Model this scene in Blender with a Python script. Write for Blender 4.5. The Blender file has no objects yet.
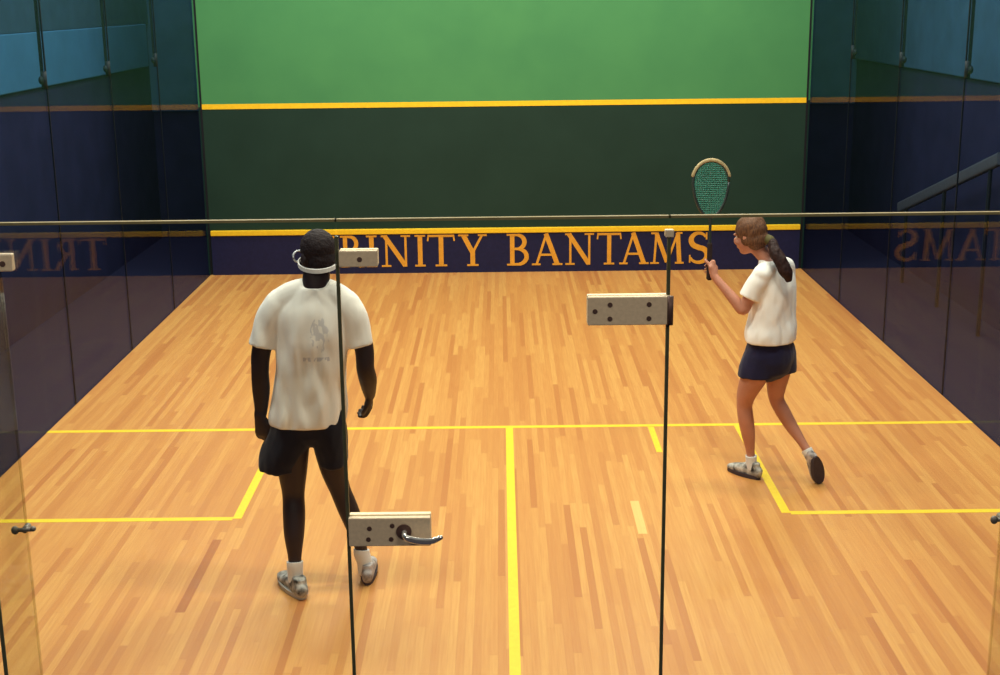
import bpy, bmesh, math, random
from mathutils import Vector, Matrix, noise
random.seed(7)
S = bpy.context.scene
C = S.collection
PI = math.pi
V = Vector

# ------------------------------------------------------------------ helpers
def link(name, me, m, parent=None, smooth=False):
    o = bpy.data.objects.new(name, me)
    C.objects.link(o)
    if m: me.materials.append(m)
    if parent: o.parent = parent
    if smooth: me.polygons.foreach_set('use_smooth', [True]*len(me.polygons))
    return o

def obj(name, bm, m, parent=None, smooth=False):
    bmesh.ops.recalc_face_normals(bm, faces=bm.faces)
    me = bpy.data.meshes.new(name)
    bm.to_mesh(me); bm.free()
    return link(name, me, m, parent, smooth)

def tag(o, label=None, cat=None, group=None, kind=None):
    if label: o['label'] = label
    if cat: o['category'] = cat
    if group: o['group'] = group
    if kind: o['kind'] = kind
    return o

def empty(name, loc=(0, 0, 0)):
    o = bpy.data.objects.new(name, None); C.objects.link(o)
    o.location = loc
    o.empty_display_size = .1
    return o

def keep(o, parent):
    """parent o, whose mesh is written in world coordinates, to an unrotated empty"""
    o.parent = parent
    o.matrix_parent_inverse = Matrix.Translation(-parent.location)
    return o

def add_box(bm, a, b, bev=0.0):
    ms = [min(a[i], b[i]) for i in range(3)]; xs = [max(a[i], b[i]) for i in range(3)]
    r = bmesh.ops.create_cube(bm, size=1)
    vs = r['verts']
    for v in vs:
        v.co = V([(ms[i]+xs[i])/2 + v.co[i]*(xs[i]-ms[i]) for i in range(3)])
    if bev > 0:
        es = list({e for v in vs for e in v.link_edges})
        bmesh.ops.bevel(bm, geom=es, offset=bev, segments=2, affect='EDGES', profile=.5)

def box(a, b, bev=0.0):
    bm = bmesh.new(); add_box(bm, a, b, bev); return bm

def add_cyl(bm, p0, p1, r, seg=20, r2=None):
    p0, p1 = V(p0), V(p1)
    d = p1-p0
    q = d.to_track_quat('Z', 'Y').to_matrix().to_4x4()
    bmesh.ops.create_cone(bm, cap_ends=True, segments=seg, radius1=r, radius2=r if r2 is None else r2,
                          depth=d.length, matrix=Matrix.Translation((p0+p1)/2) @ q)

def cyl(p0, p1, r, seg=20, r2=None):
    bm = bmesh.new(); add_cyl(bm, p0, p1, r, seg, r2); return bm

def cr(ps, n):
    """Catmull-Rom resample of tuples"""
    out = []
    L = len(ps)
    for i in range(L-1):
        p0 = ps[max(i-1, 0)]; p1 = ps[i]; p2 = ps[i+1]; p3 = ps[min(i+2, L-1)]
        for k in range(n):
            t = k/n
            out.append([.5*((2*b)+(-a+c)*t+(2*a-5*b+4*c-d)*t*t+(-a+3*b-3*c+d)*t**3)
                        for a, b, c, d in zip(p0, p1, p2, p3)])
    out.append(list(ps[-1]))
    return out

def add_tube(bm, rows, side=(1, 0, 0), seg=20, n=5, round_ends=(True, True), power=2.0, normal=None):
    """rows: (x, y, z, r_side, r_other).  An elliptical, smoothly interpolated tube.
    normal: fixed ring plane normal, else perpendicular to the path"""
    rs = cr([tuple(r) for r in rows], n)
    P = [V(r[:3]) for r in rs]
    R = [[max(r[3], .001), max(r[4], .001)] for r in rs]
    T = [(P[min(i+1, len(P)-1)]-P[max(i-1, 0)]).normalized() for i in range(len(P))]
    for e in (0, 1):
        if not round_ends[e]: continue
        i = 0 if e == 0 else len(P)-1
        base, r, t = P[i].copy(), list(R[i]), (T[i] if e else -T[i]).copy()
        h = min(r)
        for a in (30, 55, 75, 88):
            a = math.radians(a)
            q = base + t*h*math.sin(a)
            rr = [r[0]-h*(1-math.cos(a)), r[1]-h*(1-math.cos(a))]
            rr = [max(x, .0008) for x in rr]
            if e: P.append(q); R.append(rr); T.append(t.copy())
            else: P.insert(0, q); R.insert(0, rr); T.insert(0, -t)
    side = V(side)
    rings = []
    for p, r, t in zip(P, R, T):
        tt = V(normal) if normal else t
        s = (side - tt*side.dot(tt))
        if s.length < 1e-4: s = V((0, 1, 0)) - tt*tt.y
        s.normalize(); o = tt.cross(s)
        ring = []
        for k in range(seg):
            a = 2*PI*k/seg
            ca, sa = math.cos(a), math.sin(a)
            ca = math.copysign(abs(ca)**(2/power), ca); sa = math.copysign(abs(sa)**(2/power), sa)
            ring.append(bm.verts.new(p + s*ca*r[0] + o*sa*r[1]))
        rings.append(ring)
    for a, b in zip(rings, rings[1:]):
        for k in range(seg):
            bm.faces.new((a[k], a[(k+1) % seg], b[(k+1) % seg], b[k]))
    bm.faces.new(rings[0][::-1]); bm.faces.new(rings[-1])

def add_ball(bm, c, r, mat=None, seg=20):
    """ellipsoid, r = radii, optional rotation matrix"""
    M = Matrix.Translation(V(c)) @ (mat.to_4x4() if mat else Matrix.Identity(4)) @ Matrix.Diagonal((*r, 1))
    bmesh.ops.create_uvsphere(bm, u_segments=seg, v_segments=seg//2+2, radius=1, matrix=M)

def blend(name, bm, m, voxel, smooth_it=6, parent=None, fn=None):
    """fuse overlapping closed shapes into ONE continuous skin"""
    bmesh.ops.recalc_face_normals(bm, faces=bm.faces)
    me = bpy.data.meshes.new(name); bm.to_mesh(me); bm.free()
    t = bpy.data.objects.new('t', me); C.objects.link(t)
    r = t.modifiers.new('r', 'REMESH'); r.mode = 'VOXEL'; r.voxel_size = voxel; r.use_smooth_shade = True
    s = t.modifiers.new('s', 'SMOOTH'); s.factor = .5; s.iterations = smooth_it
    dg = bpy.context.evaluated_depsgraph_get(); dg.update()
    me2 = bpy.data.meshes.new_from_object(t.evaluated_get(dg))
    bpy.data.objects.remove(t); bpy.data.meshes.remove(me)
    me2.name = name; me2.materials.clear()
    if fn:
        me2.update()
        nn = [v.normal.copy() for v in me2.vertices]
        for v, nv in zip(me2.vertices, nn): v.co = fn(v.co.copy(), nv)
        me2.update()
    o = link(name, me2, m, None, True)
    if parent: keep(o, parent)
    return o

# ------------------------------------------------------------------ materials
def srgb(r, g, b):
    f = lambda c: ((c/255+.055)/1.055)**2.4 if c > 10.3 else c/255/12.92
    return (f(r), f(g), f(b), 1)

class NT:
    def __init__(s, name):
        s.m = bpy.data.materials.new(name); s.m.use_nodes = True
        s.t = s.m.node_tree; s.t.nodes.clear()
        s.out = s.n('ShaderNodeOutputMaterial')
    def n(s, ty, **kw):
        x = s.t.nodes.new(ty)
        for k, v in kw.items(): setattr(x, k, v)
        return x
    def l(s, a, b): s.t.links.new(a, b)
    def put(s, sock, v):
        if hasattr(v, 'is_linked') or hasattr(v, 'links'): s.l(v, sock)
        else: sock.default_value = v
    def math(s, op, a, b=0.0, c=None):
        x = s.n('ShaderNodeMath', operation=op)
        s.put(x.inputs[0], a); s.put(x.inputs[1], b)
        if c is not None: s.put(x.inputs[2], c)
        return x.outputs[0]
    def mix(s, f, a, b, mode='MIX'):
        x = s.n('ShaderNodeMix', data_type='RGBA', blend_type=mode)
        s.put(x.inputs[0], f); s.put(x.inputs[6], a); s.put(x.inputs[7], b)
        return x.outputs[2]
    def pos(s): 
        return s.n('ShaderNodeNewGeometry').outputs['Position']
    def xyz(s, v):
        x = s.n('ShaderNodeSeparateXYZ'); s.l(v, x.inputs[0]); return x.outputs
    def noise(s, vec, scale, detail=2.0, sc=None):
        if sc:
            mp = s.n('ShaderNodeMapping'); s.l(vec, mp.inputs[0]); mp.inputs['Scale'].default_value = sc; vec = mp.outputs[0]
        x = s.n('ShaderNodeTexNoise'); s.l(vec, x.inputs['Vector']); x.inputs['Scale'].default_value = scale
        x.inputs['Detail'].default_value = detail
        return x.outputs['Fac']
    def ramp(s, f, stops):
        x = s.n('ShaderNodeValToRGB'); s.l(f, x.inputs[0])
        e = x.color_ramp.elements
        while len(e) < len(stops): e.new(.5)
        for i, (p, c) in enumerate(stops):
            e[i].position = p; e[i].color = c
        return x.outputs[0]
    def rng(s, v, a, b):   # inside a..b mask
        return s.math('MULTIPLY', s.math('GREATER_THAN', v, a), s.math('LESS_THAN', v, b))
    def bsdf(s, col, rough=.6, spec=.5, metal=0.0, bump=None, bstr=.2, bdist=.01, **kw):
        p = s.n('ShaderNodeBsdfPrincipled')
        s.put(p.inputs['Base Color'], col); s.put(p.inputs['Roughness'], rough)
        p.inputs['Specular IOR Level'].default_value = spec; p.inputs['Metallic'].default_value = metal
        for k, v in kw.items(): s.put(p.inputs[k], v)
        if bump is not None:
            b = s.n('ShaderNodeBump'); b.inputs['Strength'].default_value = bstr; b.inputs['Distance'].default_value = bdist
            s.l(bump, b.inputs['Height']); s.l(b.outputs[0], p.inputs['Normal'])
        s.l(p.outputs[0], s.out.inputs[0])
        return s.m

def plain(name, col, rough=.6, spec=.4, metal=0.0, var=.12, scale=30, bstr=.1):
    t = NT(name)
    f = t.noise(t.pos(), scale, 3)
    c2 = tuple(x*(1-var) for x in col[:3])+(1,)
    c3 = tuple(min(x*(1+var), 1) for x in col[:3])+(1,)
    c = t.ramp(f, [(.3, c2), (.7, c3)])
    return t.bsdf(c, rough, spec, metal, bump=f, bstr=bstr)

def glass(name, tint, gain=1.0, rough=0.0, refl=(1, 1, 1, 1)):
    """thin clear sheet: tinted transmission plus Fresnel reflection on both faces"""
    t = NT(name)
    g = t.n('ShaderNodeNewGeometry')
    ior = t.math('MULTIPLY_ADD', g.outputs['Backfacing'], 1/1.5-1.5, 1.5)
    fr = t.n('ShaderNodeFresnel'); t.l(ior, fr.inputs['IOR'])
    f = t.math('MULTIPLY', fr.outputs[0], gain)
    tr = t.n('ShaderNodeBsdfTransparent'); tr.inputs[0].default_value = tint
    gl = t.n('ShaderNodeBsdfGlossy'); gl.inputs['Color'].default_value = refl; gl.inputs['Roughness'].default_value = rough
    mx = t.n('ShaderNodeMixShader'); t.l(f, mx.inputs[0]); t.l(tr.outputs[0], mx.inputs[1]); t.l(gl.outputs[0], mx.inputs[2])
    t.l(mx.outputs[0], t.out.inputs[0])
    return t.m

def floor_mat():
    t = NT('maple_strip_floor')
    p = t.pos(); x, y, z = t.xyz(p)[:3]
    W = .038
    col = t.math('FLOOR', t.math('DIVIDE', x, W))
    wn = t.n('ShaderNodeTexWhiteNoise', noise_dimensions='1D'); t.l(col, wn.inputs['W'])
    yo = t.math('ADD', t.math('DIVIDE', y, 1.25), t.math('MULTIPLY', wn.outputs['Value'], 7.3))
    row = t.math('FLOOR', yo)
    cb = t.n('ShaderNodeCombineXYZ'); t.l(col, cb.inputs[0]); t.l(row, cb.inputs[1])
    w2 = t.n('ShaderNodeTexWhiteNoise', noise_dimensions='2D'); t.l(cb.outputs[0], w2.inputs['Vector'])
    c = t.ramp(w2.outputs['Value'], [(0, srgb(*FL[0])), (.12, srgb(*FL[1])), (.5, srgb(*FL[2])), (1, srgb(*FL[3]))])
    gr = t.noise(p, 1, 4, sc=(90, 3.5, 1))
    c = t.mix(t.math('MULTIPLY', t.math('SUBTRACT', gr, .35), 1.1), c, srgb(184, 110, 56), 'MIX')
    big = t.noise(p, .9, 2)
    c = t.mix(t.math('MULTIPLY', big, .25), c, srgb(214, 148, 80), 'MIX')
    # one conspicuously darker board and one paler one
    dk = t.math('MULTIPLY', t.rng(x, -1.65, -1.60), t.rng(y, 1.42, 2.33))
    c = t.mix(t.math('MULTIPLY', dk, .75), c, srgb(160, 88, 46))
    lt = t.math('MULTIPLY', t.rng(x, .70, .75), t.rng(y, 2.35, 2.85))
    c = t.mix(t.math('MULTIPLY', lt, .6), c, srgb(255, 205, 125))
    # joints
    fx = t.math('FRACT', t.math('DIVIDE', x, W)); j1 = t.math('LESS_THAN', fx, .04)
    j2 = t.math('LESS_THAN', t.math('FRACT', yo), .004)
    j = t.math('MAXIMUM', j1, j2)
    c = t.mix(t.math('MULTIPLY', j, .22), c, srgb(150, 85, 45))
    rg = t.math('MULTIPLY_ADD', gr, .1, .36)
    return t.bsdf(c, rg, .30, bump=t.math('SUBTRACT', 1.0, j), bstr=.08, bdist=.001)

FL = [(180, 114, 62), (192, 129, 70), (204, 144, 78), (214, 159, 88)]
M = {}
M['floor'] = floor_mat()
def wall_mat():
    t = NT('painted_front_wall')
    p = t.pos(); z = t.xyz(p)[2]
    n1 = t.noise(p, 2.2, 4); n2 = t.noise(p, 160, 2)
    a = t.ramp(n1, [(.3, (.056, .222, .078, 1)), (.7, (.066, .248, .084, 1))])
    b = t.ramp(n1, [(.3, (.0095, .0315, .020, 1)), (.7, (.012, .037, .024, 1))])
    c = t.mix(t.math('GREATER_THAN', z, 1.80), b, a)
    return t.bsdf(c, .6, .2, bump=n2, bstr=.12, bdist=.002)
M['front'] = wall_mat()
M['tin'] = plain('navy_tin_paint', (.0125, .0135, .050, 1), .5, .2)
M['yellow'] = plain('yellow_line_paint', srgb(246, 196, 32), .55, .3, var=.06)
M['tape'] = plain('yellow_floor_line', (.88, .60, .035, 1), .45, .3, var=.04)
M['gold'] = plain('gold_letter_paint', srgb(226, 158, 48), .5, .3, var=.08)
M['seam'] = plain('black_corner_seal', (.008, .009, .012, 1), .6, .2)
M['glass_back'] = glass('clear_back_glass', (.96, .985, .965, 1), .8)
M['glass_side'] = glass('clear_side_glass', (.85, .94, 1.0, 1), .20, refl=(1, .90, .98, 1))
M['glass_fin'] = glass('green_fin_glass', (.88, .89, .84, 1), .25)
M['edge'] = plain('dark_green_glass_edge', (.10, .10, .055, 1), .4, .4)
M['edge_top'] = plain('polished_glass_top_edge', (.24, .19, .08, 1), .6, .3)
M['joint'] = plain('dark_silicone_joint', (.005, .006, .010, 1), .6, .15)
M['steel'] = plain('brushed_steel', (.86, .66, .43, 1), .5, .5, .05, var=.07, scale=80)
M['bolt'] = plain('dark_bolt_steel', (.14, .075, .06, 1), .5, .4, .3)
M['connector'] = plain('grey_connector_steel', (.22, .19, .16, 1), .45, .5, .3)
M['chrome'] = plain('chrome', (.85, .82, .76, 1), .22, .5, .8, var=.03)
M['navy'] = plain('navy_curtain', (.020, .018, .044, 1), .9, .1, var=.15, scale=3)
M['bluewall'] = plain('blue_lit_wall', (.036, .112, .185, 1), .8, .2, var=.08, scale=4)
M['tealwall'] = plain('teal_blue_wall', (.030, .068, .115, 1), .8, .2, var=.15, scale=4)
M['tealdark'] = plain('dark_teal_wall', (.022, .048, .075, 1), .8, .2, var=.15, scale=4)
M['dfloor'] = plain('dark_outer_floor', (.019, .016, .034, 1), .9, .1)
M['rail'] = plain('grey_handrail', (.062, .056, .064, 1), .6, .3)

# ------------------------------------------------------------------ court
W2, L = 3.2, 9.75
fl = obj('floor', box((-W2, 0, -.06), (W2, L, 0)), M['floor'])
tag(fl, kind='structure')
def line(name, a, b):
    return obj(name, box((a[0], a[1], 0), (b[0], b[1], .0012)), M['tape'], fl)
SL = 4.285
line('short_line', (-W2, SL-.025), (W2, SL+.025))
line('half_court_line', (-.025, 0), (.025, SL-.025))
for s in (-1, 1):
    line('service_box_side_line', (s*1.55, SL-.025-1.625), (s*1.60, SL-.025))
    line('service_box_back_line', (s*1.60, SL-.025-1.65), (s*W2, SL-.025-1.60))
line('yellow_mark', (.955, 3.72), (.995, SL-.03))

fo = obj('floor', box((-9, -7, -.10), (9, 12.6, -.061)), M['dfloor']); tag(fo, kind='structure')

wf = obj('wall_front', box((-W2-.02, L, 0), (W2+.02, L+.2, 5.6)), M['front']); tag(wf, kind='structure')
obj('service_line', box((-W2, L-.003, 1.775), (W2, L, 1.828)), M['yellow'], wf)
for s in (-1, 1):
    obj('corner_seal', box((s*(W2-.018), L-.01, 0), (s*W2, L, 5.5)), M['seam'], wf)

# ---- tin with lettering
tin = empty('tin', (0, L-.02, 0))
tag(tin, 'navy blue tin board with gold capital lettering along the foot of the green wall', 'tin board')
keep(obj('board', box((-W2+.03, L-.03, 0), (W2-.03, L-.001, .43)), M['tin']), tin)
keep(obj('top_strip', box((-W2+.03, L-.045, .43), (W2-.03, L-.001, .485), .006), M['yellow']), tin)

def stroke(bm, pts, ws, y0, y1, X, Z):
    """flat ribbon given centre line and widths (letter units), as a thin solid"""
    n = len(pts); Lf = []; Rt = []
    for i in range(n):
        a = V(pts[max(i-1, 0)]); b = V(pts[min(i+1, n-1)])
        t = (b-a).normalized(); nn = V((-t.y, t.x))
        Lf.append(V(pts[i])+nn*ws[i]/2); Rt.append(V(pts[i])-nn*ws[i]/2)
    def mk(p, y): return bm.verts.new((X(p.x), y, Z(p.y)))
    A = [(mk(a, y0), mk(b, y0), mk(a, y1), mk(b, y1)) for a, b in zip(Lf, Rt)]
    for p, q in zip(A, A[1:]):
        for f in ((p[0], p[1], q[1], q[0]), (p[2], q[2], q[3], p[3]), (p[0], q[0], q[2], p[2]), (p[1], p[3], q[3], q[1])):
            bm.faces.new(f)
    bm.faces.new((A[0][0], A[0][2], A[0][3], A[0][1])); bm.faces.new((A[-1][0], A[-1][1], A[-1][3], A[-1][2]))

def arc(cx, cy, rx, ry, a0, a1, n=14):
    return [(cx+rx*math.cos(math.radians(a0+(a1-a0)*i/n)), cy+ry*math.sin(math.radians(a0+(a1-a0)*i/n))) for i in range(n+1)]

TH, tn, SF = .15, .075, .055
def letter_strokes(ch):
    """strokes in units of cap height; returns (width, [(pts, widths)])"""
    s = []
    def bar(x0, y0, x1, y1, w): s.append(([(x0, y0), (x1, y1)], [w, w]))
    def serif(x, y, hw=.15): bar(x-hw, y, x+hw, y, SF)
    lo, hi = SF/2, 1-SF/2
    if ch == 'I':
        w = .34; bar(.17, 0, .17, 1, TH); serif(.17, lo, .17); serif(.17, hi, .17)
    elif ch == 'T':
        w = .86; bar(.43, 0, .43, 1, TH); serif(.43, lo, .19); bar(0, .965, w, .965, .07)
        bar(.025, 1, .0, .80, .05); bar(w-.025, 1, w, .80, .05)
    elif ch == 'N':
        w = .98; bar(.17, 0, .17, 1, tn); bar(.82, 0, .82, 1, tn); bar(.12, .98, .80, .03, TH)
        serif(.16, lo, .16); serif(.10, hi, .11); serif(.82, hi, .16)
    elif ch == 'Y':
        w = .90; bar(.45, 0, .45, .5, TH); bar(.45, .42, .16, .98, TH); bar(.45, .42, .75, .98, tn)
        serif(.45, lo, .18); serif(.16, hi, .16); serif(.76, hi, .14)
    elif ch == 'A':
        w = .98; bar(.47, 1, .15, .02, tn); bar(.45, 1, .82, .02, TH); bar(.24, .33, .70, .33, tn*.9)
        serif(.14, lo, .14); serif(.82, lo, .16)
    elif ch == 'M':
        w = 1.16; bar(.20, .98, .14, .02, tn); bar(.20, .98, .58, .06, TH*.95); bar(.58, .04, .94, .98, tn)
        bar(.94, .98, 1.01, .02, TH); serif(.15, lo, .15); serif(1.01, lo, .15); serif(.12, hi, .10); serif(1.0, hi, .10)
    elif ch in 'BR':
        w = .72 if ch == 'B' else .86
        bar(.18, 0, .18, 1, TH); serif(.15, lo, .15); serif(.15, hi, .15)
        a = arc(.34, .745, .25, .22, 90, -90); ws = [tn+(TH-tn)*math.sin(PI*i/14) for i in range(15)]
        s.append(([(.15, .965)]+a+[(.15, .525)], [tn]+ws+[tn]))
        if ch == 'B':
            a = arc(.36, .28, .30, .245, 90, -90)
            s.append(([(.15, .525)]+a+[(.15, .035)], [tn]+ws+[tn]))
        else:
            bar(.38, .53, .76, .02, TH); serif(.77, lo, .10)
    elif ch == 'S':
        w = .62
        a = arc(.31, .745, .22, .22, 25, 240, 16); b = arc(.31, .27, .25, .235, 60, -160, 16)
        pts = a+[(.33, .50)]+b
        n = len(pts)
        s.append((pts, [tn+(TH*1.1-tn)*math.sin(PI*i/(n-1))**1.5 for i in range(n)]))
        bar(.53, .98, .53, .76, .045); bar(.06, .27, .06, .03, .045)
    return w, s
# (character, left, right) along the wall in metres
PX = [('T', 311, 337), ('R', 340.5, 364), ('I', 366.5, 377), ('N', 381.5, 410.5), ('I', 415, 425.5), ('T', 428, 454.5), ('Y', 458.5, 487),
      ('B', 507, 528.5), ('A', 532, 562.5), ('N', 565.5, 594), ('T', 597.5, 621), ('A', 619.5, 649), ('M', 650.5, 684), ('S', 688, 709.5)]
for ch, a, b in PX:
    a = (a-505.6)/92.7; b = (b-505.6)/92.7
    w, ss = letter_strokes(ch)
    bm = bmesh.new()
    for pts, ws in ss:
        stroke(bm, pts, ws, L-.034-.0004*len(bm.verts)**.5/4, L-.030, lambda u: a+(b-a)*u/w, lambda v: .072+.345*v)
    keep(obj('letter', bm, M['gold']), tin)

# ---- side glass walls
JY = [0.15, 1.75, 3.35, 4.95, 6.53, 8.08, L-.03]
for s, nm in ((-1, 'wall_left'), (1, 'wall_right')):
    w = empty(nm, (s*W2, 0, 0)); tag(w, kind='structure')
    for a, b in zip([0.0]+JY[1:], JY[1:]):
        keep(obj('glass_panel', box((s*W2, a+.006, 0), (s*(W2+.012), b-.006, 4.6)), M['glass_side']), w)
    for y in JY[1:-1]:
        keep(obj('joint_seal', box((s*(W2+.001), y-.006, 0), (s*(W2+.011), y+.006, 4.6)), M['joint']), w)
        keep(obj('glass_fin', box((s*(W2+.02), y-.008, 2.38), (s*(W2+.04), y+.008, 4.6)), M['joint']), w)
        bm = bmesh.new(); add_ball(bm, (s*(W2+.035), y, 2.36), (.022, .040, .032)); add_cyl(bm, (s*(W2+.02), y, 2.3), (s*(W2+.02), y, 2.42), .02)
        keep(obj('clamp_fitting', bm, M['seam'], smooth=True), w)

# beyond the side glass
for s, nm in ((-1, 'wall_outer_left'), (1, 'wall_outer_right')):
    w = obj(nm, box((s*4.4, -4, -.06), (s*4.6, 12.5, 5.2)), M['navy']); tag(w, kind='structure')
for (s, y1, z0, z1) in ((-1, 12.3, 2.11, 2.62), (1, 12.45, 2.10, 4.6)):
    w = obj('trim_1' if s < 0 else 'trim_2', box((s*4.36, -4, z0), (s*4.399, y1, z1), .01), M['bluewall'] if s < 0 else M['tealwall'])
    tag(w, kind='structure')
w = obj('trim_3', box((-4.37, -4, 2.625), (-4.399, 12.45, 4.6)), M['tealdark']); tag(w, kind='structure')
w = obj('wall_outer_front', box((-9, 12.5, -.06), (9, 12.7, 5.2)), M['navy']); tag(w, kind='structure')
w = obj('trim_4', box((-4.4, 12.46, 1.55), (4.4, 12.499, 4.6)), M['tealwall']); tag(w, kind='structure')
w = obj('wall_outer_back', box((-9, -7.2, -.06), (9, -7, 5.2)), M['navy']); tag(w, kind='structure')

# sloping handrail beyond the right glass
hr = empty('stair_handrail', (4.15, 8.0, 0))
tag(hr, 'pale sloping stair handrail dimly seen beyond the right glass wall', 'handrail')
HR = (V((4.15, 9.45, .70)), V((4.15, 6.70, 1.53)))
def rail_bm(a, b, w, h):
    bm = bmesh.new(); d = b-a
    add_tube(bm, [(*a, w, h), (*((a+b)/2), w, h), (*b, w, h)], side=(1, 0, 0), seg=16, power=4, n=2, round_ends=(False, False)); return bm
keep(obj('rail', rail_bm(HR[0], HR[1], .03, .055), M['rail']), hr)
for t in (.08, .5, .92):
    q = HR[0].lerp(HR[1], t)
    keep(obj('post', cyl((q.x, q.y, -.06), (q.x, q.y, q.z), .018), M['seam']), hr)

# ---- glass back wall, its fins and the door
H = 2.15
X0, X1, X2, X3 = -1.785, -.610, .541, 1.772
wb = empty('wall_back', (0, 0, 0)); tag(wb, kind='structure')
def pane(nm, a, b, par):
    p = keep(obj(nm, box((a, -.012, 0), (b, 0, H-.0095)), M['glass_back']), par)
    e = obj('top_edge', box((a-.007, -.0165, H-.009), (b+.007, .0045, H)), M['edge_top']); keep(e, par)
    return p
for a, b in ((-W2, X0-.004), (X0+.004, X1-.004), (X2+.004, X3-.004), (X3+.004, W2)):
    pane('glass_panel', a, b, wb)
for x in (X1-.004, X2+.004):          # cut edges of the fixed panels beside the door
    s = -1 if x < 0 else 1
    keep(obj('glass_edge', box((x-s*.0038, -.0125, 0), (x+s*.0022, .0005, H-.06)), M['edge']), wb)
for x in (X0, X3):
    keep(obj('joint_seal', box((x-.004, -.010, 0), (x+.004, -.002, H-.01)), M['glass_fin']), wb)
    fin = keep(obj('glass_fin', box((x-.006, -.33, 0), (x+.006, -.014, 2.06)), M['glass_fin']), wb)
    keep(obj('fin_front_edge', box((x-.0065, -.335, 0), (x+.0065, -.33, 2.06)), M['edge']), wb)
    # small spider connector half way up
    bm = bmesh.new()
    add_cyl(bm, (x-.030, -.03, 1.025), (x+.030, -.03, 1.028), .008)
    add_cyl(bm, (x, -.03, 1.025), (x, .012, 1.025), .012)
    add_ball(bm, (x-.034, -.03, 1.025), (.014, .012, .016)); add_ball(bm, (x+.032, -.03, 1.030), (.011, .011, .010))
    keep(obj('spider_connector', bm, M['connector'], smooth=True), wb)
    # clamp plate at the top of the fin
    cl = keep(obj('clamp_plate', box((x-.058, -.045, 1.985), (x+.058, -.012, 2.045), .005), M['steel']), wb)
    keep(obj('bolt', cyl((x+.026, -.048, 2.012), (x+.026, -.044, 2.012), .010), M['bolt']), wb)

door = empty('door_1', (X2, 0, 0)); tag(door, kind='structure')
pane('glass_pane', X1+.004, X2-.004, door)
for x, s in ((X1+.004, 1), (X2-.004, -1)):
    keep(obj('glass_edge', box((x-s*.0036, -.0125, .01), (x+s*.0022, .0005, H-.06)), M['edge']), door)
def plate(nm, x0, x1, z0, z1, bolts, th=.018):
    """clamp plates on both faces of the glass, joined over the edge, with bolt heads"""
    p = empty(nm, ((x0+x1)/2, -.012, (z0+z1)/2)); p.parent = door; p.location = p.location-door.location
    inv = Matrix.Translation(-V(((x0+x1)/2, -.012, (z0+z1)/2)))
    def k(o): o.parent = p; o.matrix_parent_inverse = inv; return o
    k(obj('cover_plate', box((x0, -.012-th, z0), (x1, -.0125, z1), .004), M['steel']))
    k(obj('cover_plate', box((x0, .0005, z0), (x1, th, z1), .004), M['steel']))
    for bx, bz in bolts:
        k(obj('bolt', cyl((bx, -.012-th-.003, bz), (bx, -.012-th+.002, bz), .0085), M['bolt']))
    return k
k = plate('hinge', .258, .549, 1.768, 1.870, [(.284, 1.819), (.336, 1.842), (.336, 1.792), (.472, 1.842), (.472, 1.792)], .024)
k(obj('hinge_barrel', cyl((.546, -.034, 1.768), (.546, -.034, 1.870), .011), M['bolt'], smooth=True))
k = plate('top_clamp', -.602, -.468, 1.985, 2.042, [(-.530, 2.012)], .022)
k = plate('lock', -.606, -.308, .950, 1.060, [(-.53, 1.020), (-.535, .978), (-.452, .978), (-.447, 1.03)], .026)
# lever handle: rose, neck and a curved lever
bm = bmesh.new()
add_cyl(bm, (-.405, -.034, 1.008), (-.405, -.046, 1.008), .028, 24)
k(obj('keyhole_rose', bm, M['bolt'], smooth=False))
bm = bmesh.new()
add_tube(bm, [(-.402, -.046, 1.008, .010, .010), (-.400, -.075, 1.006, .010, .010), (-.385, -.088, 1.000, .012, .009),
              (-.34, -.090, .990, .013, .008), (-.30, -.088, .990, .012, .007), (-.268, -.080, 1.000, .009, .006)], side=(0, 0, 1), seg=14)
k(obj('lever_handle', bm, M['chrome'], smooth=True))
# small clip at the head of the hinge side joint
bm = bmesh.new(); add_box(bm, (.526, -.022, 2.075), (.556, .010, 2.10), .003)
keep(obj('joint_clip', bm, M['steel']), wb)

# ------------------------------------------------------------------ people
def fabric(name, col, rough=.9, marks=None, var=.06):
    t = NT(name)
    p = t.pos()
    f = t.noise(p, 9, 3); w = t.noise(p, 420, 1)
    c = t.ramp(f, [(.3, tuple(x*(1-var) for x in col[:3])+(1,)), (.7, col)])
    if marks: c = marks(t, p, c)
    return t.bsdf(c, rough, .15, bump=w, bstr=.15, bdist=.002, **{'Sheen Weight': .15})
def shirt_print(t, p, c):
    x, y, z = t.xyz(p)[:3]
    back = t.math('LESS_THAN', y, 1.66)
    n = t.noise(p, 60, 2, sc=(1, 1, .5))
    m1 = t.math('MULTIPLY', t.rng(z, 1.215, 1.235), t.rng(x, -.99, -.86))
    m1 = t.math('MULTIPLY', m1, t.math('GREATER_THAN', n, .46))
    # faint crest: tall soft shape above the lettering
    dx = t.math('DIVIDE', t.math('ADD', x, .905), .045); dz = t.math('DIVIDE', t.math('SUBTRACT', z, 1.345), .085)
    d = t.math('ADD', t.math('POWER', t.math('ABSOLUTE', dx), 2), t.math('POWER', t.math('ABSOLUTE', dz), 2))
    m2 = t.math('MULTIPLY', t.math('LESS_THAN', d, 1.0), t.math('GREATER_THAN', n, .5))
    m2 = t.math('MULTIPLY', m2, .75)
    m = t.math('MULTIPLY', t.math('MAXIMUM', m1, m2), back)
    return t.mix(t.math('MULTIPLY', m, .42), c, srgb(120, 130, 160))
M['skin_dark'] = plain('dark_brown_skin', (.022, .012, .012, 1), .5, .35, var=.1, scale=14)
M['skin_tan'] = plain('tanned_skin', (.50, .215, .135, 1), .5, .35, var=.06, scale=14)
M['tee_grey'] = fabric('off_white_tee', (.90, .865, .77, 1), marks=shirt_print)
M['tee_white'] = fabric('white_tee', (.92, .89, .83, 1))
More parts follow.
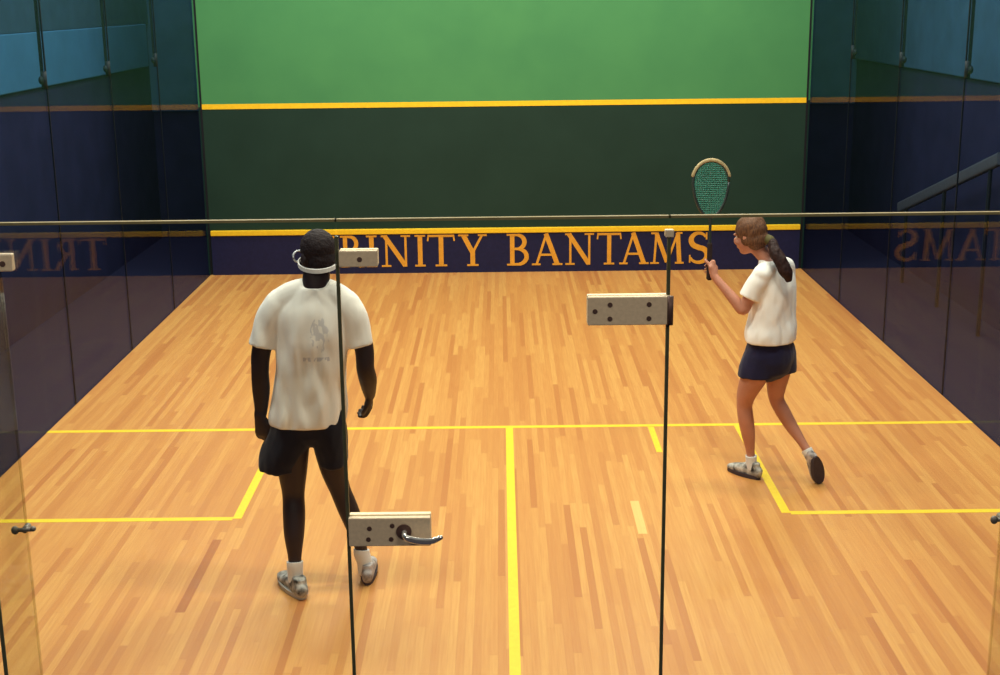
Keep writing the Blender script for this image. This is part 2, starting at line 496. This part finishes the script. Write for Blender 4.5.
M['short_black'] = fabric('black_shorts', (.010, .009, .014, 1), var=.3)
M['short_navy'] = fabric('navy_shorts', (.014, .013, .045, 1), var=.2)
M['sock'] = fabric('white_sock', (.78, .75, .70, 1))
M['shoe'] = plain('grey_white_shoe', (.34, .32, .28, 1), .6, .3, var=.95, scale=30)
M['shoe_pink'] = plain('white_shoe', (.38, .34, .32, 1), .6, .3, var=.75, scale=26)
M['sole_d'] = plain('dark_sole', (.06, .045, .05, 1), .7, .2)
M['sole_l'] = plain('pale_sole', (.45, .42, .36, 1), .7, .2)
M['hair_black'] = plain('short_black_hair', (.018, .011, .011, 1), .7, .2, var=.3, scale=120, bstr=.5)
def hairmat():
    t = NT('brown_hair'); p = t.pos()
    f = t.noise(p, 40, 4, sc=(5, 5, .8))
    c = t.ramp(f, [(.3, (.055, .024, .014, 1)), (.7, (.20, .09, .04, 1))])
    return t.bsdf(c, .6, .25, bump=f, bstr=.6, bdist=.004)
M['hair_brown'] = hairmat()
M['ponytail'] = plain('dark_ponytail_hair', (.026, .011, .009, 1), .65, .2, var=.4, scale=60, bstr=.4)
M['strap'] = plain('pale_elastic', (.62, .60, .56, 1), .6, .3)
M['lens'] = plain('clear_goggle_frame', (.45, .47, .50, 1), .3, .5)
M['eye'] = plain('eye_white', (.7, .68, .65, 1), .3, .5, var=.02)
M['tie'] = plain('olive_hair_tie', (.10, .085, .03, 1), .7, .2)

def frame(fwd, up=(0, 0, 1)):
    """columns: right, forward, up"""
    f = V(fwd).normalized(); u = V(up); r = f.cross(u).normalized(); u = r.cross(f)
    return Matrix((r, f, u)).transposed()

def head(bm, c, F, s=1.0):
    P = lambda x, y, z: V(c)+F @ V((x*s, y*s, z*s))
    add_ball(bm, P(0, -.012, .030), (.074*s, .094*s, .088*s), F)        # cranium
    add_ball(bm, P(0, .020, -.030), (.060*s, .068*s, .080*s), F)        # face
    add_ball(bm, P(0, .045, -.085), (.036*s, .036*s, .028*s), F)        # chin
    add_ball(bm, P(0, .094, -.022), (.013*s, .020*s, .026*s), F)        # nose
    add_ball(bm, P(0, .090, -.036), (.018*s, .014*s, .010*s), F)
    add_ball(bm, P(0, .083, -.060), (.024*s, .012*s, .010*s), F)        # mouth
    for q in (-1, 1):
        add_ball(bm, P(q*.076, -.010, -.008), (.010*s, .020*s, .032*s), F)   # ears
        add_ball(bm, P(q*.030, .078, .022), (.024*s, .012*s, .008*s), F)     # brow
        add_ball(bm, P(q*.038, .062, -.030), (.022*s, .020*s, .020*s), F)    # cheek

def eyes(c, F, s, par):
    for q in (-1, 1):
        bm = bmesh.new(); add_ball(bm, V(c)+F @ V((q*.031*s, .070*s, .004*s)), (.0105*s,)*3)
        keep(obj('eye', bm, M['eye'], smooth=True), par)

def hand(bm, wrist, direc, palm_n, thumb_side, curl, s=1.0, thumb_close=.5):
    """palm and five fingers.  direc: towards the fingertips; palm_n: the way the palm faces; thumb_side +1/-1"""
    d = V(direc).normalized(); n = V(palm_n); n = (n-d*n.dot(d)).normalized(); sd = d.cross(n)*thumb_side
    w = V(wrist)
    A = lambda a, b, c: w+d*a*s+sd*b*s+n*c*s
    add_tube(bm, [(*A(-.02, 0, 0), .027*s, .020*s), (*A(.03, .002, 0), .036*s, .016*s), (*A(.075, 0, .002), .041*s, .014*s)], side=sd, seg=16)
    tips = []
    for i, (off, ln) in enumerate(((.030, .072), (.010, .080), (-.010, .075), (-.030, .058))):
        p = A(.080, off, .002); ang = 0
        rows = [(*A(.060, off*.9, .0), .0095*s, .0095*s), (*p, .0095*s, .0095*s)]
        dd = d.copy()
        for j, fr in enumerate((.42, .32, .26)):
            ang += curl*(1+.08*i)*(.8 if j == 0 else 1)
            dd = d*math.cos(ang)+n*math.sin(ang)
            p = p+dd*ln*fr*s
            r = (.0090-.0008*j)*s
            rows.append((*p, r, r))
        add_tube(bm, rows, side=sd, seg=10, n=3)
        tips.append(p)
    t0 = A(.012, .024, .004); t1 = A(.045, .046, .012); 
    t2 = t1+(d*.028+sd*(.012*(1-thumb_close)-.008*thumb_close)+n*.020*thumb_close)*s
    t3 = t2+(d*.022-sd*.022*thumb_close+n*.012*thumb_close)*s
    add_tube(bm, [(*t0, .014*s, .014*s), (*t1, .012*s, .012*s), (*t2, .0105*s, .0105*s), (*t3, .009*s, .009*s)], side=n, seg=10, n=3)

def shoe(heel, toe, up, par, mu, ms, width=.048, collar_top=.105):
    """heel and toe at sole level"""
    heel, toe = V(heel), V(toe); Ln = (toe-heel).length
    F = frame(toe-heel, up)
    P = lambda x, y, z: heel+F @ V((x, y*Ln, z))
    def row(y, z, a, b, x=0): return (*P(x, y, z), a, b)
    w = width
    rt = F @ V((1, 0, 0))
    bm = bmesh.new()
    add_tube(bm, [row(.05, .045, w*.60, .038), row(.18, .050, w*.72, .046), row(.38, .048, w*.78, .042), row(.60, .040, w*.92, .032),
                  row(.80, .034, w*.92, .025), row(.93, .030, w*.66, .018)], side=rt, seg=20, power=2.4)
    add_tube(bm, [row(.17, .055, w*.70, w*.85), row(.16, .085, w*.66, w*.80), row(.155, collar_top, w*.60, w*.75)], side=rt, seg=18, round_ends=(True, False))
    up_o = blend('shoe', bm, mu, .006, 3, par)
    bm = bmesh.new()
    n = 40; ring0 = []; ring1 = []
    for i in range(n):
        a = 2*PI*i/n
        yy = .5+.50*math.cos(a); ww = w*(.80+.22*math.sin((yy-.15)*PI*.9))*abs(math.sin(a))**.7*math.copysign(1, math.sin(a))
        ring0.append(bm.verts.new(P(ww*.96, yy, .002))); ring1.append(bm.verts.new(P(ww*1.02, yy*1.01-.005, .026)))
    for i in range(n):
        bm.faces.new((ring0[i], ring0[(i+1) % n], ring1[(i+1) % n], ring1[i]))
    bm.faces.new(ring0[::-1]); bm.faces.new(ring1)
    so = obj('sole', bm, ms); so.parent = up_o; 
    # laces
    bm = bmesh.new()
    for i, yy in enumerate((.42, .50, .58, .66)):
        zz = .091-.012*i
        add_tube(bm, [row(yy, zz-.010, .003, .003, -.024), row(yy+.01, zz, .003, .003, 0), row(yy, zz-.010, .003, .003, .024)], side=(0, 0, 1), seg=8, n=4)
    la = obj('laces', bm, M['strap'], smooth=True); la.parent = up_o
    return up_o

def folds(scale, amp, stretch=(1, 1, .35), seed=0.0, lo=None):
    def fn(co, n):
        q = V((co.x*stretch[0], co.y*stretch[1], co.z*stretch[2]))*scale+V((seed, seed*.7, 0))
        a = noise.noise(q)+.5*noise.noise(q*2.1)
        k = 1.0 if lo is None else max(0, min(1, (lo-co.z)/.25))
        n = V((n.x, n.y, 0)) if lo else n
        return co+n*a*amp*(.35+.65*k)
    return fn

# ============================ the man
man = empty('person', (-.98, 1.68, 0))
tag(man, 'person with arms lowered, in off-white t-shirt and black shorts, back to the glass door', 'person')
HF = frame((-.55, .80, -.12))
hc = (-.918, 1.70, 1.700)
bm = bmesh.new()
head(bm, hc, HF, 1.03)
add_tube(bm, [(-.93, 1.69, 1.46, .085, .07), (-.93, 1.68, 1.53, .070, .066), (-.925, 1.685, 1.59, .066, .064), (-.920, 1.70, 1.66, .062, .062)], seg=20)
# trunk
add_tube(bm, [(-.985, 1.70, .87, .145, .105), (-.985, 1.70, .95, .160, .110), (-.975, 1.70, 1.08, .145, .095), (-.965, 1.70, 1.22, .155, .105),
              (-.958, 1.70, 1.36, .170, .112), (-.955, 1.69, 1.46, .150, .095)], seg=28)
add_tube(bm, [(-1.10, 1.69, 1.458, .044, .048), (-1.03, 1.69, 1.490, .048, .052), (-.93, 1.69, 1.515, .050, .056), (-.86, 1.69, 1.490, .048, .052), (-.80, 1.69, 1.455, .044, .048)], side=(0, 1, 0), seg=18)
# arms
add_tube(bm, [(-1.118, 1.69, 1.455, .046, .048), (-1.166, 1.685, 1.36, .050, .054), (-1.205, 1.68, 1.24, .047, .048), (-1.215, 1.675, 1.14, .043, .044),
              (-1.217, 1.685, 1.05, .044, .042), (-1.222, 1.69, .96, .034, .034), (-1.228, 1.69, .905, .027, .029)], seg=18)
hand(bm, (-1.229, 1.680, .905), (.08, .02, -1), (.5, 1, 0), 1, .60, 1.10, .5)
add_tube(bm, [(-.792, 1.69, 1.455, .046, .048), (-.740, 1.685, 1.36, .052, .054), (-.708, 1.68, 1.25, .047, .048), (-.705, 1.675, 1.155, .044, .045),
              (-.699, 1.71, 1.09, .045, .043), (-.700, 1.765, 1.02, .036, .034), (-.702, 1.805, .978, .028, .029)], seg=18)
hand(bm, (-.704, 1.812, .970), (-.03, .42, -1), (-1, .2, 0), -1, .62, 1.0, .6)
# legs
add_tube(bm, [(-1.065, 1.70, .90, .098, .100), (-1.085, 1.70, .76, .090, .094), (-1.088, 1.705, .62, .073, .078), (-1.090, 1.71, .50, .056, .062),
              (-1.088, 1.685, .40, .056, .064), (-1.088, 1.655, .30, .050, .056), (-1.088, 1.64, .19, .034, .038), (-1.088, 1.632, .10, .033, .040)], seg=22)
add_tube(bm, [(-.905, 1.70, .90, .090, .100), (-.900, 1.715, .76, .082, .092), (-.888, 1.735, .62, .066, .075), (-.862, 1.755, .50, .052, .060),
              (-.830, 1.765, .40, .052, .060), (-.795, 1.770, .29, .046, .052), (-.772, 1.775, .18, .031, .036), (-.757, 1.775, .09, .031, .038)], seg=22)
blend('body', bm, M['skin_dark'], .0065, 3, man)
eyes(hc, HF, 1.03, man)
# hair: close cap over the cranium
bm = bmesh.new()
P = lambda x, y, z: V(hc)+HF @ V((x*1.03, y*1.03, z*1.03))
add_ball(bm, P(0, -.020, .040), (.083, .096, .090), HF); add_ball(bm, P(0, -.050, -.010), (.066, .060, .070), HF)
blend('hair', bm, M['hair_black'], .006, 3, man, folds(60, .0025, (1, 1, 1)))
# goggles: a strap round the back of the head and the frame standing out in front
bm = bmesh.new()
n = 36; rows = []
for i in range(n+1):
    a = 2*PI*i/n
    x, y = .088*math.cos(a), -.006+.104*math.sin(a)
    zz = -.030+.028*math.sin(a)+.014*math.cos(a)      # dips at the back of the head
    rows.append(P(x, y, zz))
for i in range(n):
    a, b = rows[i], rows[i+1]
    up = HF @ V((0, 0, .0095)); c0 = V(hc)
    oa = (a-c0).normalized()*.003; ob = (b-c0).normalized()*.003
    vs = [bm.verts.new(q) for q in (a-up-oa, b-up-ob, b+up-ob, a+up-oa, a-up+oa, b-up+ob, b+up+ob, a+up+oa)]
    for f in ((0, 3, 2, 1), (4, 5, 6, 7), (0, 1, 5, 4), (3, 7, 6, 2), (1, 2, 6, 5), (0, 4, 7, 3)): bm.faces.new([vs[j] for j in f])
gs = keep(obj('goggle_strap', bm, M['strap']), man)
bm = bmesh.new()
for q in (-1, 1):
    c = P(q*.040, .106, .002); pr = [P(q*.040+.036*math.cos(t_*PI/9), .112-.018*abs(math.cos(t_*PI/9))*(1 if q*math.cos(t_*PI/9) > 0 else 0), .002+.026*math.sin(t_*PI/9)) for t_ in range(19)]
    add_tube(bm, [(*v, .0045, .0045) for v in pr], side=(0, 0, 1), seg=8, n=1)
add_tube(bm, [(*P(-.012, .113, .008), .005, .005), (*P(.012, .113, .008), .005, .005)], side=(0, 0, 1), seg=8)
keep(obj('goggle_frame', bm, M['lens'], smooth=True), man)

# t-shirt
bm = bmesh.new()
add_tube(bm, [(-1.002, 1.70, .872, .187, .135), (-.998, 1.70, .93, .187, .138), (-.982, 1.70, 1.05, .178, .128), (-.965, 1.70, 1.18, .178, .125),
              (-.958, 1.70, 1.32, .188, .128), (-.955, 1.695, 1.43, .178, .115), (-.945, 1.69, 1.505, .130, .090), (-.935, 1.685, 1.56, .080, .074)],
         seg=36, round_ends=(False, False), power=2.3, normal=(0, 0, 1))
add_tube(bm, [(-1.11, 1.69, 1.468, .066, .070), (-1.03, 1.69, 1.512, .066, .074), (-.93, 1.69, 1.528, .062, .074), (-.86, 1.69, 1.512, .066, .074), (-.79, 1.69, 1.466, .066, .070)], side=(0, 1, 0), seg=20)
add_tube(bm, [(-1.10, 1.69, 1.475, .070, .074), (-1.138, 1.69, 1.42, .071, .076), (-1.166, 1.685, 1.35, .067, .074), (-1.188, 1.68, 1.265, .066, .074)], side=(0, 1, 0), seg=22, round_ends=(True, False))
add_tube(bm, [(-.810, 1.69, 1.475, .070, .074), (-.772, 1.69, 1.42, .072, .076), (-.742, 1.685, 1.35, .066, .072), (-.722, 1.68, 1.262, .060, .070)], side=(0, 1, 0), seg=22, round_ends=(True, False))
blend('t_shirt', bm, M['tee_grey'], .0075, 3, man, folds(8, .022, (1.5, 1, .42), 3.1, 1.5))
# shorts
bm = bmesh.new()
add_tube(bm, [(-.992, 1.70, .875, .160, .120), (-.990, 1.70, .92, .166, .124), (-.988, 1.70, .98, .160, .115)], seg=30, round_ends=(True, True), normal=(0, 0, 1))
add_tube(bm, [(-1.072, 1.70, .88, .105, .118), (-1.092, 1.70, .80, .104, .120), (-1.125, 1.70, .73, .106, .120), (-1.146, 1.70, .675, .104, .115), (-1.150, 1.70, .635, .103, .112)], seg=26, round_ends=(True, False))
add_tube(bm, [(-.905, 1.70, .88, .094, .118), (-.893, 1.71, .79, .086, .112), (-.888, 1.725, .71, .078, .104), (-.884, 1.73, .655, .074, .100)], seg=26, round_ends=(True, False))
blend('shorts', bm, M['short_black'], .0075, 4, man, folds(12, .008, (1.2, 1, .5), 8.1))
# socks and shoes
for hp, ax in (((-1.088, 1.632), (0, 0)), ((-.757, 1.775), (-.012, 0))):
    bm = bmesh.new()
    add_tube(bm, [(hp[0], hp[1], .06, .036, .045), (hp[0], hp[1], .10, .038, .044), (hp[0]+ax[0], hp[1], .15, .041, .045), (hp[0]+ax[0], hp[1]+.003, .168, .041, .046)], seg=20, round_ends=(True, False))
    keep(obj('sock', bm, M['sock'], smooth=True), man)
shoe((-1.040, 1.545, 0), (-1.185, 1.815, 0), (0, 0, 1), man, M['shoe'], M['sole_l'], .055)
shoe((-.738, 1.705, 0), (-.752, 1.995, 0), (0, 0, 1), man, M['shoe_pink'], M['sole_d'], .046)

# ============================ the woman
wom = empty('person', (1.58, 3.2, 0))
tag(wom, 'person with brown ponytail, white t-shirt and navy shorts, holding up a racket', 'person')
HF2 = frame((-.80, .58, -.22))
hc2 = (1.422, 3.245, 1.505)
bm = bmesh.new()
head(bm, hc2, HF2, .94)
add_tube(bm, [(1.560, 3.21, 1.30, .06, .06), (1.525, 3.215, 1.375, .049, .050), (1.475, 3.232, 1.43, .045, .047), (1.445, 3.24, 1.49, .045, .047)], seg=18)
SD = (.64, .77, 0)     # her left-right axis
add_tube(bm, [(1.562, 3.20, .76, .135, .10), (1.562, 3.20, .86, .140, .105), (1.567, 3.20, .98, .112, .085), (1.570, 3.20, 1.10, .122, .090),
              (1.568, 3.205, 1.21, .132, .095), (1.565, 3.21, 1.30, .115, .075)], side=SD, seg=28)
SHL, SHR = V((1.478, 3.105, 1.300)), V((1.655, 3.318, 1.305))
add_tube(bm, [(*SHL, .046, .046), (1.53, 3.16, 1.335, .046, .046), (1.60, 3.25, 1.335, .046, .046), (*SHR, .046, .046)], side=(0, 0, 1), seg=16)
EL, WR = V((1.376, 3.115, 1.085)), V((1.215, 3.205, 1.272))
add_tube(bm, [(*SHL, .044, .044), (*SHL.lerp(EL, .35), .040, .041), (*SHL.lerp(EL, .72), .035, .037), (*EL, .032, .033), (*(EL+(WR-EL)*.25), .034, .034),
              (*(EL+(WR-EL)*.65), .026, .027), (*WR, .020, .024)], side=(0, 1, 0), seg=16)
# gripping hand: palm beside the grip, fingers round it
GX, GY, GZ = 1.192, 3.245, 1.315       # where the grip passes through the fist
RD = V((.000, .060, 1)).normalized()   # racket axis
GP = V((GX, GY, GZ))
pw = WR.lerp(GP, .15)
hd = (GP-WR).normalized()
# palm
out = V((.62, -.72, 0)); out = (out-RD*out.dot(RD)).normalized()       # from the grip toward the palm heel
tg = RD.cross(out)
add_tube(bm, [(*WR, .020, .024), (*(WR.lerp(GP+out*.026, .6)), .024, .030), (*(GP+out*.030+RD*.004), .018, .040)], side=out, seg=16, round_ends=(True, True))
add_tube(bm, [(*(GP+out*.027-RD*.036), .016, .016), (*(GP+out*.029), .017, .019), (*(GP+out*.027+RD*.036), .016, .016)], side=out, seg=14)
for i, off in enumerate((.036, .014, -.008, -.029)):
    rows = []
    for a in (0, 45, 95, 145, 190, 225 - 8*i):
        ar = math.radians(a)
        rr = .026
        q = GP+RD*(off+.004*math.sin(ar))+(out*math.cos(ar)+tg*math.sin(ar))*rr
        r = .0088 - .0008*a/90 - .0004*i
        rows.append((*q, r, r))
    add_tube(bm, rows, side=RD, seg=10, n=3)
rows = []
for a, up_, r in ((10, -.010, .0125), (-35, .012, .0115), (-75, .034, .0105), (-115, .050, .0092)):
    ar = math.radians(a); q = GP+RD*up_+(out*math.cos(ar)+tg*math.sin(ar))*.027
    rows.append((*q, r, r))
add_tube(bm, rows, side=RD, seg=10, n=3)
# the other arm, bent in front of her
ER, WR2 = V((1.690, 3.435, 1.090)), V((1.560, 3.560, 1.000))
add_tube(bm, [(*SHR, .044, .044), (*SHR.lerp(ER, .5), .038, .039), (*ER, .032, .033), (*ER.lerp(WR2, .4), .032, .032), (*WR2, .020, .023)], side=(0, 0, 1), seg=16)
hand(bm, WR2, (-.6, .6, .1), (-.5, -.5, .2), 1, .5, .88, .4)
# legs
add_tube(bm, [(1.505, 3.155, .76, .086, .088), (1.468, 3.175, .66, .078, .082), (1.436, 3.205, .56, .062, .068), (1.425, 3.225, .47, .048, .053),
              (1.436, 3.225, .38, .048, .054), (1.455, 3.230, .28, .042, .047), (1.472, 3.235, .17, .027, .031), (1.480, 3.235, .10, .027, .034)], seg=20)
add_tube(bm, [(1.628, 3.25, .76, .084, .088), (1.628, 3.262, .66, .074, .080), (1.624, 3.275, .56, .058, .064), (1.630, 3.280, .485, .046, .050),
              (1.668, 3.262, .41, .045, .050), (1.718, 3.230, .325, .039, .043), (1.775, 3.180, .240, .027, .030), (1.808, 3.150, .185, .026, .032)], seg=20)
blend('body', bm, M['skin_tan'], .006, 3, wom)
eyes(hc2, HF2, .94, wom)
P2 = lambda x, y, z: V(hc2)+HF2 @ V((x*.94, y*.94, z*.94))
bm = bmesh.new()
add_ball(bm, P2(0, -.022, .036), (.086, .098, .092), HF2)
add_ball(bm, P2(0, -.045, -.025), (.074, .070, .070), HF2)
add_ball(bm, P2(0, -.085, -.030), (.045, .045, .045), HF2)
for q in (-1, 1): add_ball(bm, P2(q*.068, -.012, -.010), (.018, .040, .044), HF2)
blend('hair', bm, M['hair_brown'], .006, 4, wom, folds(26, .005, (1, 1, .6), 2))
pt = V(P2(0, -.115, -.035))
bm = bmesh.new()
add_tube(bm, [(*pt, .024, .024), (pt.x+.022, pt.y-.035, pt.z-.012, .028, .028), (1.545, 3.078, 1.435, .036, .034), (1.577, 3.050, 1.380, .039, .034), (1.602, 3.036, 1.325, .037, .030), (1.618, 3.036, 1.282, .022, .018)], side=(1, 0, 0), seg=18)
blend('ponytail', bm, M['ponytail'], .005, 3, wom, folds(38, .006, (1, 1, .3), 5))
bm = bmesh.new(); add_tube(bm, [(*(pt+V((.002, -.004, 0))), .029, .029), (*(pt+V((.014, -.022, -.006))), .031, .031)], seg=16)
keep(obj('hair_tie', bm, M['tie'], smooth=True), wom)
# t-shirt
bm = bmesh.new()
add_tube(bm, [(1.562, 3.20, .882, .176, .140), (1.562, 3.20, .94, .176, .140), (1.566, 3.20, 1.02, .160, .125), (1.572, 3.20, 1.12, .152, .120), (1.575, 3.205, 1.21, .152, .116),
              (1.572, 3.21, 1.28, .138, .100), (1.560, 3.212, 1.335, .098, .080), (1.538, 3.214, 1.372, .062, .060)], side=SD, seg=32, round_ends=(False, False), power=2.2, normal=(0, 0, 1))
add_tube(bm, [(*SHL, .056, .058), (1.53, 3.16, 1.322, .056, .060), (1.60, 3.25, 1.322, .056, .060), (*SHR, .056, .058)], side=(0, 0, 1), seg=18)
add_tube(bm, [(*(SHL+V((.01, .01, .0))), .056, .058), (*SHL.lerp(EL, .25), .062, .062), (*SHL.lerp(EL, .55), .061, .062), (*SHL.lerp(EL, .66), .060, .062)], side=(0, 1, 0), seg=20, round_ends=(True, False))
add_tube(bm, [(*SHR, .056, .058), (*SHR.lerp(ER, .25), .062, .062), (*SHR.lerp(ER, .60), .060, .062)], side=(0, 0, 1), seg=20, round_ends=(True, False))
blend('t_shirt', bm, M['tee_white'], .0070, 3, wom, folds(11, .012, (1.3, 1.3, .5), 1.7, 1.35))
# shorts
bm = bmesh.new()
add_tube(bm, [(1.560, 3.20, .765, .158, .140), (1.560, 3.20, .82, .155, .140), (1.562, 3.20, .90, .140, .115)], side=SD, seg=28, normal=(0, 0, 1))
add_tube(bm, [(1.505, 3.155, .80, .100, .110), (1.487, 3.165, .73, .106, .112), (1.477, 3.17, .665, .104, .112)], side=SD, seg=24, round_ends=(True, False), normal=(0, 0, 1))
add_tube(bm, [(1.622, 3.25, .80, .100, .110), (1.630, 3.255, .73, .104, .108), (1.632, 3.26, .672, .102, .106)], side=SD, seg=24, round_ends=(True, False), normal=(0, 0, 1))
blend('shorts', bm, M['short_navy'], .0075, 4, wom, folds(12, .006, (1, 1, .5), 4))
bm = bmesh.new()
add_tube(bm, [(1.482, 3.232, .06, .030, .040), (1.480, 3.233, .10, .033, .038), (1.478, 3.234, .140, .035, .038)], seg=18, round_ends=(True, False))
keep(obj('sock', bm, M['sock'], smooth=True), wom)
bm = bmesh.new()
add_tube(bm, [(1.832, 3.120, .135, .032, .036), (1.815, 3.138, .170, .033, .037), (1.797, 3.155, .203, .034, .037)], seg=18, round_ends=(True, False))
keep(obj('sock', bm, M['sock'], smooth=True), wom)
shoe((1.525, 3.178, 0), (1.366, 3.375, 0), (0, 0, 1), wom, M['shoe'], M['sole_d'], .043)
# trailing shoe: heel lifted, only the toe on the floor
shoe((1.835, 3.050, .190), (1.882, 3.095, -.008+.012), (-.5, .75, .55), wom, M['shoe_pink'], M['sole_d'], .042, .095)

# ============================ racket
rk = empty('squash_racket', GP-RD*.06)
tag(rk, 'squash racket held upright by its grip, teal strings and pale bumper on top', 'racket')
B0 = GP-RD*.060                        # butt of the grip
RN = V((.12, -1, 0)); RN = (RN-RD*RN.dot(RD)).normalized(); RS = RD.cross(RN)
M['grip'] = plain('dark_grip', (.03, .018, .016, 1), .8, .2)
M['frame'] = plain('dark_racket_frame', (.022, .035, .030, 1), .4, .5)
M['bumper'] = plain('pale_bumper', (.36, .29, .14, 1), .5, .3, var=.2)
M['strings'] = plain('teal_strings', (.04, .21, .15, 1), .5, .4)
Q = lambda s, t, n=0: B0+RD*t+RS*s+RN*n
bm = bmesh.new()
add_tube(bm, [(*Q(0, 0), .018, .016), (*Q(0, .02), .0165, .0145), (*Q(0, .10), .0155, .0135), (*Q(0, .20), .0145, .0130)], side=RS, seg=16, power=2.8)
keep(obj('grip', bm, M['grip'], smooth=True), rk)
bm = bmesh.new()
add_tube(bm, [(*Q(0, .20), .0085, .0085), (*Q(0, .31), .0085, .0085), (*Q(0, .365), .0095, .009)], side=RS, seg=14)
TOP, BOT, HW = .690, .360, .107
def outline(a):      # teardrop head: 0 = right, 90 = top
    c, s = math.cos(a), math.sin(a)
    t = .565+(.125*s if s > 0 else .205*s)
    w_ = HW*c if s > 0 else HW*c*(1-.10*abs(s))
    return w_, t
loop = [outline(2*PI*i/48) for i in range(48)]
rows = [(*Q(w_, t), .0065, .009) for w_, t in loop+loop[:1]]
add_tube(bm, rows, side=RN, seg=10, n=1, round_ends=(False, False))
keep(obj('frame', bm, M['frame'], smooth=True), rk)
bm = bmesh.new()
rows = [(*Q(*[c*1.045 if j == 0 else c+.004 for j, c in enumerate(outline(math.radians(a)))]), .0075, .012) for a in range(14, 167, 6)]
add_tube(bm, rows, side=RN, seg=10, n=1)
keep(obj('bumper', bm, M['bumper'], smooth=True), rk)
bm = bmesh.new()
def half(t):
    if t > .565: return HW*math.sqrt(max(0, 1-((t-.565)/.125)**2))
    u = (.565-t)/.205
    return HW*math.sqrt(max(0, 1-u*u))*(1-.10*u)
def vr(x):
    c = min(1, abs(x)/HW); return .565-.205*math.sqrt(1-c*c)*.97, .565+.125*math.sqrt(1-c*c)
for i in range(-9, 10):
    x = i*.0105; a, b = vr(x); add_cyl(bm, Q(x, a), Q(x, b), .0026, 6)
t = .372
while t < .685:
    h = half(t); add_cyl(bm, Q(-h, t, .0015), Q(h, t, .0015), .0026, 6); t += .0115
sn = obj('strings', bm, M['strings']); keep(sn, rk)

# ------------------------------------------------------------------ light
def area(loc, sx, sy, e, col, rot=(0, 0, 0)):
    l = bpy.data.lights.new('ceiling_and_fill_lamp', 'AREA'); l.shape = 'RECTANGLE'; l.size = sx; l.size_y = sy
    l.energy = e; l.color = col
    o = bpy.data.objects.new('ceiling_and_fill_lamp', l); o.location = loc; o.rotation_euler = rot; C.objects.link(o)
WC = (1, .93, .80)
for y, e in ((1.2, 112), (3.6, 100), (6.4, 98), (8.7, 88)):
    for x in (-1.6, 1.6):
        area((x, y, 5.5), 1.3, .35, e, WC)
for x in (-2.2, 2.2):                                   # added lamps, out of view, lifting the door plates and shirts
    area((x, -4.2, 4.6), 1.2, .4, 46, WC, (math.radians(35), 0, 0))
for s_ in (-1, 1):                                      # unseen fill added to brighten the outer walls past the side glass
    for y in (1.5, 5.5, 9.0, 11.6):
        area((s_*3.8, y, 5.2), .3, 1.2, 30 if s_ < 0 else 16, (.75, .88, 1))
w = bpy.data.worlds.new('room_gloom'); S.world = w; w.use_nodes = True
w.node_tree.nodes['Background'].inputs[0].default_value = (.80, .85, 1, 1)
w.node_tree.nodes['Background'].inputs[1].default_value = .07

# ------------------------------------------------------------------ camera
cam = bpy.data.cameras.new('camera'); co = bpy.data.objects.new('camera', cam); C.objects.link(co)
r = V((0.99993793, -0.00055655, -0.01112820)); u = V((0.01092643, 0.24454283, 0.96957693)); f = V((-0.0021817, 0.96963833, -0.24453373))
R = Matrix((r, u, -f)).transposed().to_4x4()
co.matrix_world = Matrix.Translation((-.03782, -4.60881, 2.88250)) @ R
cam.sensor_width = 36; cam.lens = 1347.31/1000*36; cam.clip_start = .05; cam.clip_end = 100
S.camera = co
S.view_settings.view_transform = 'Standard'; S.view_settings.look = 'None'
S.view_settings.gamma = 1; S.view_settings.use_curve_mapping = False
S.view_settings.exposure = 0.22
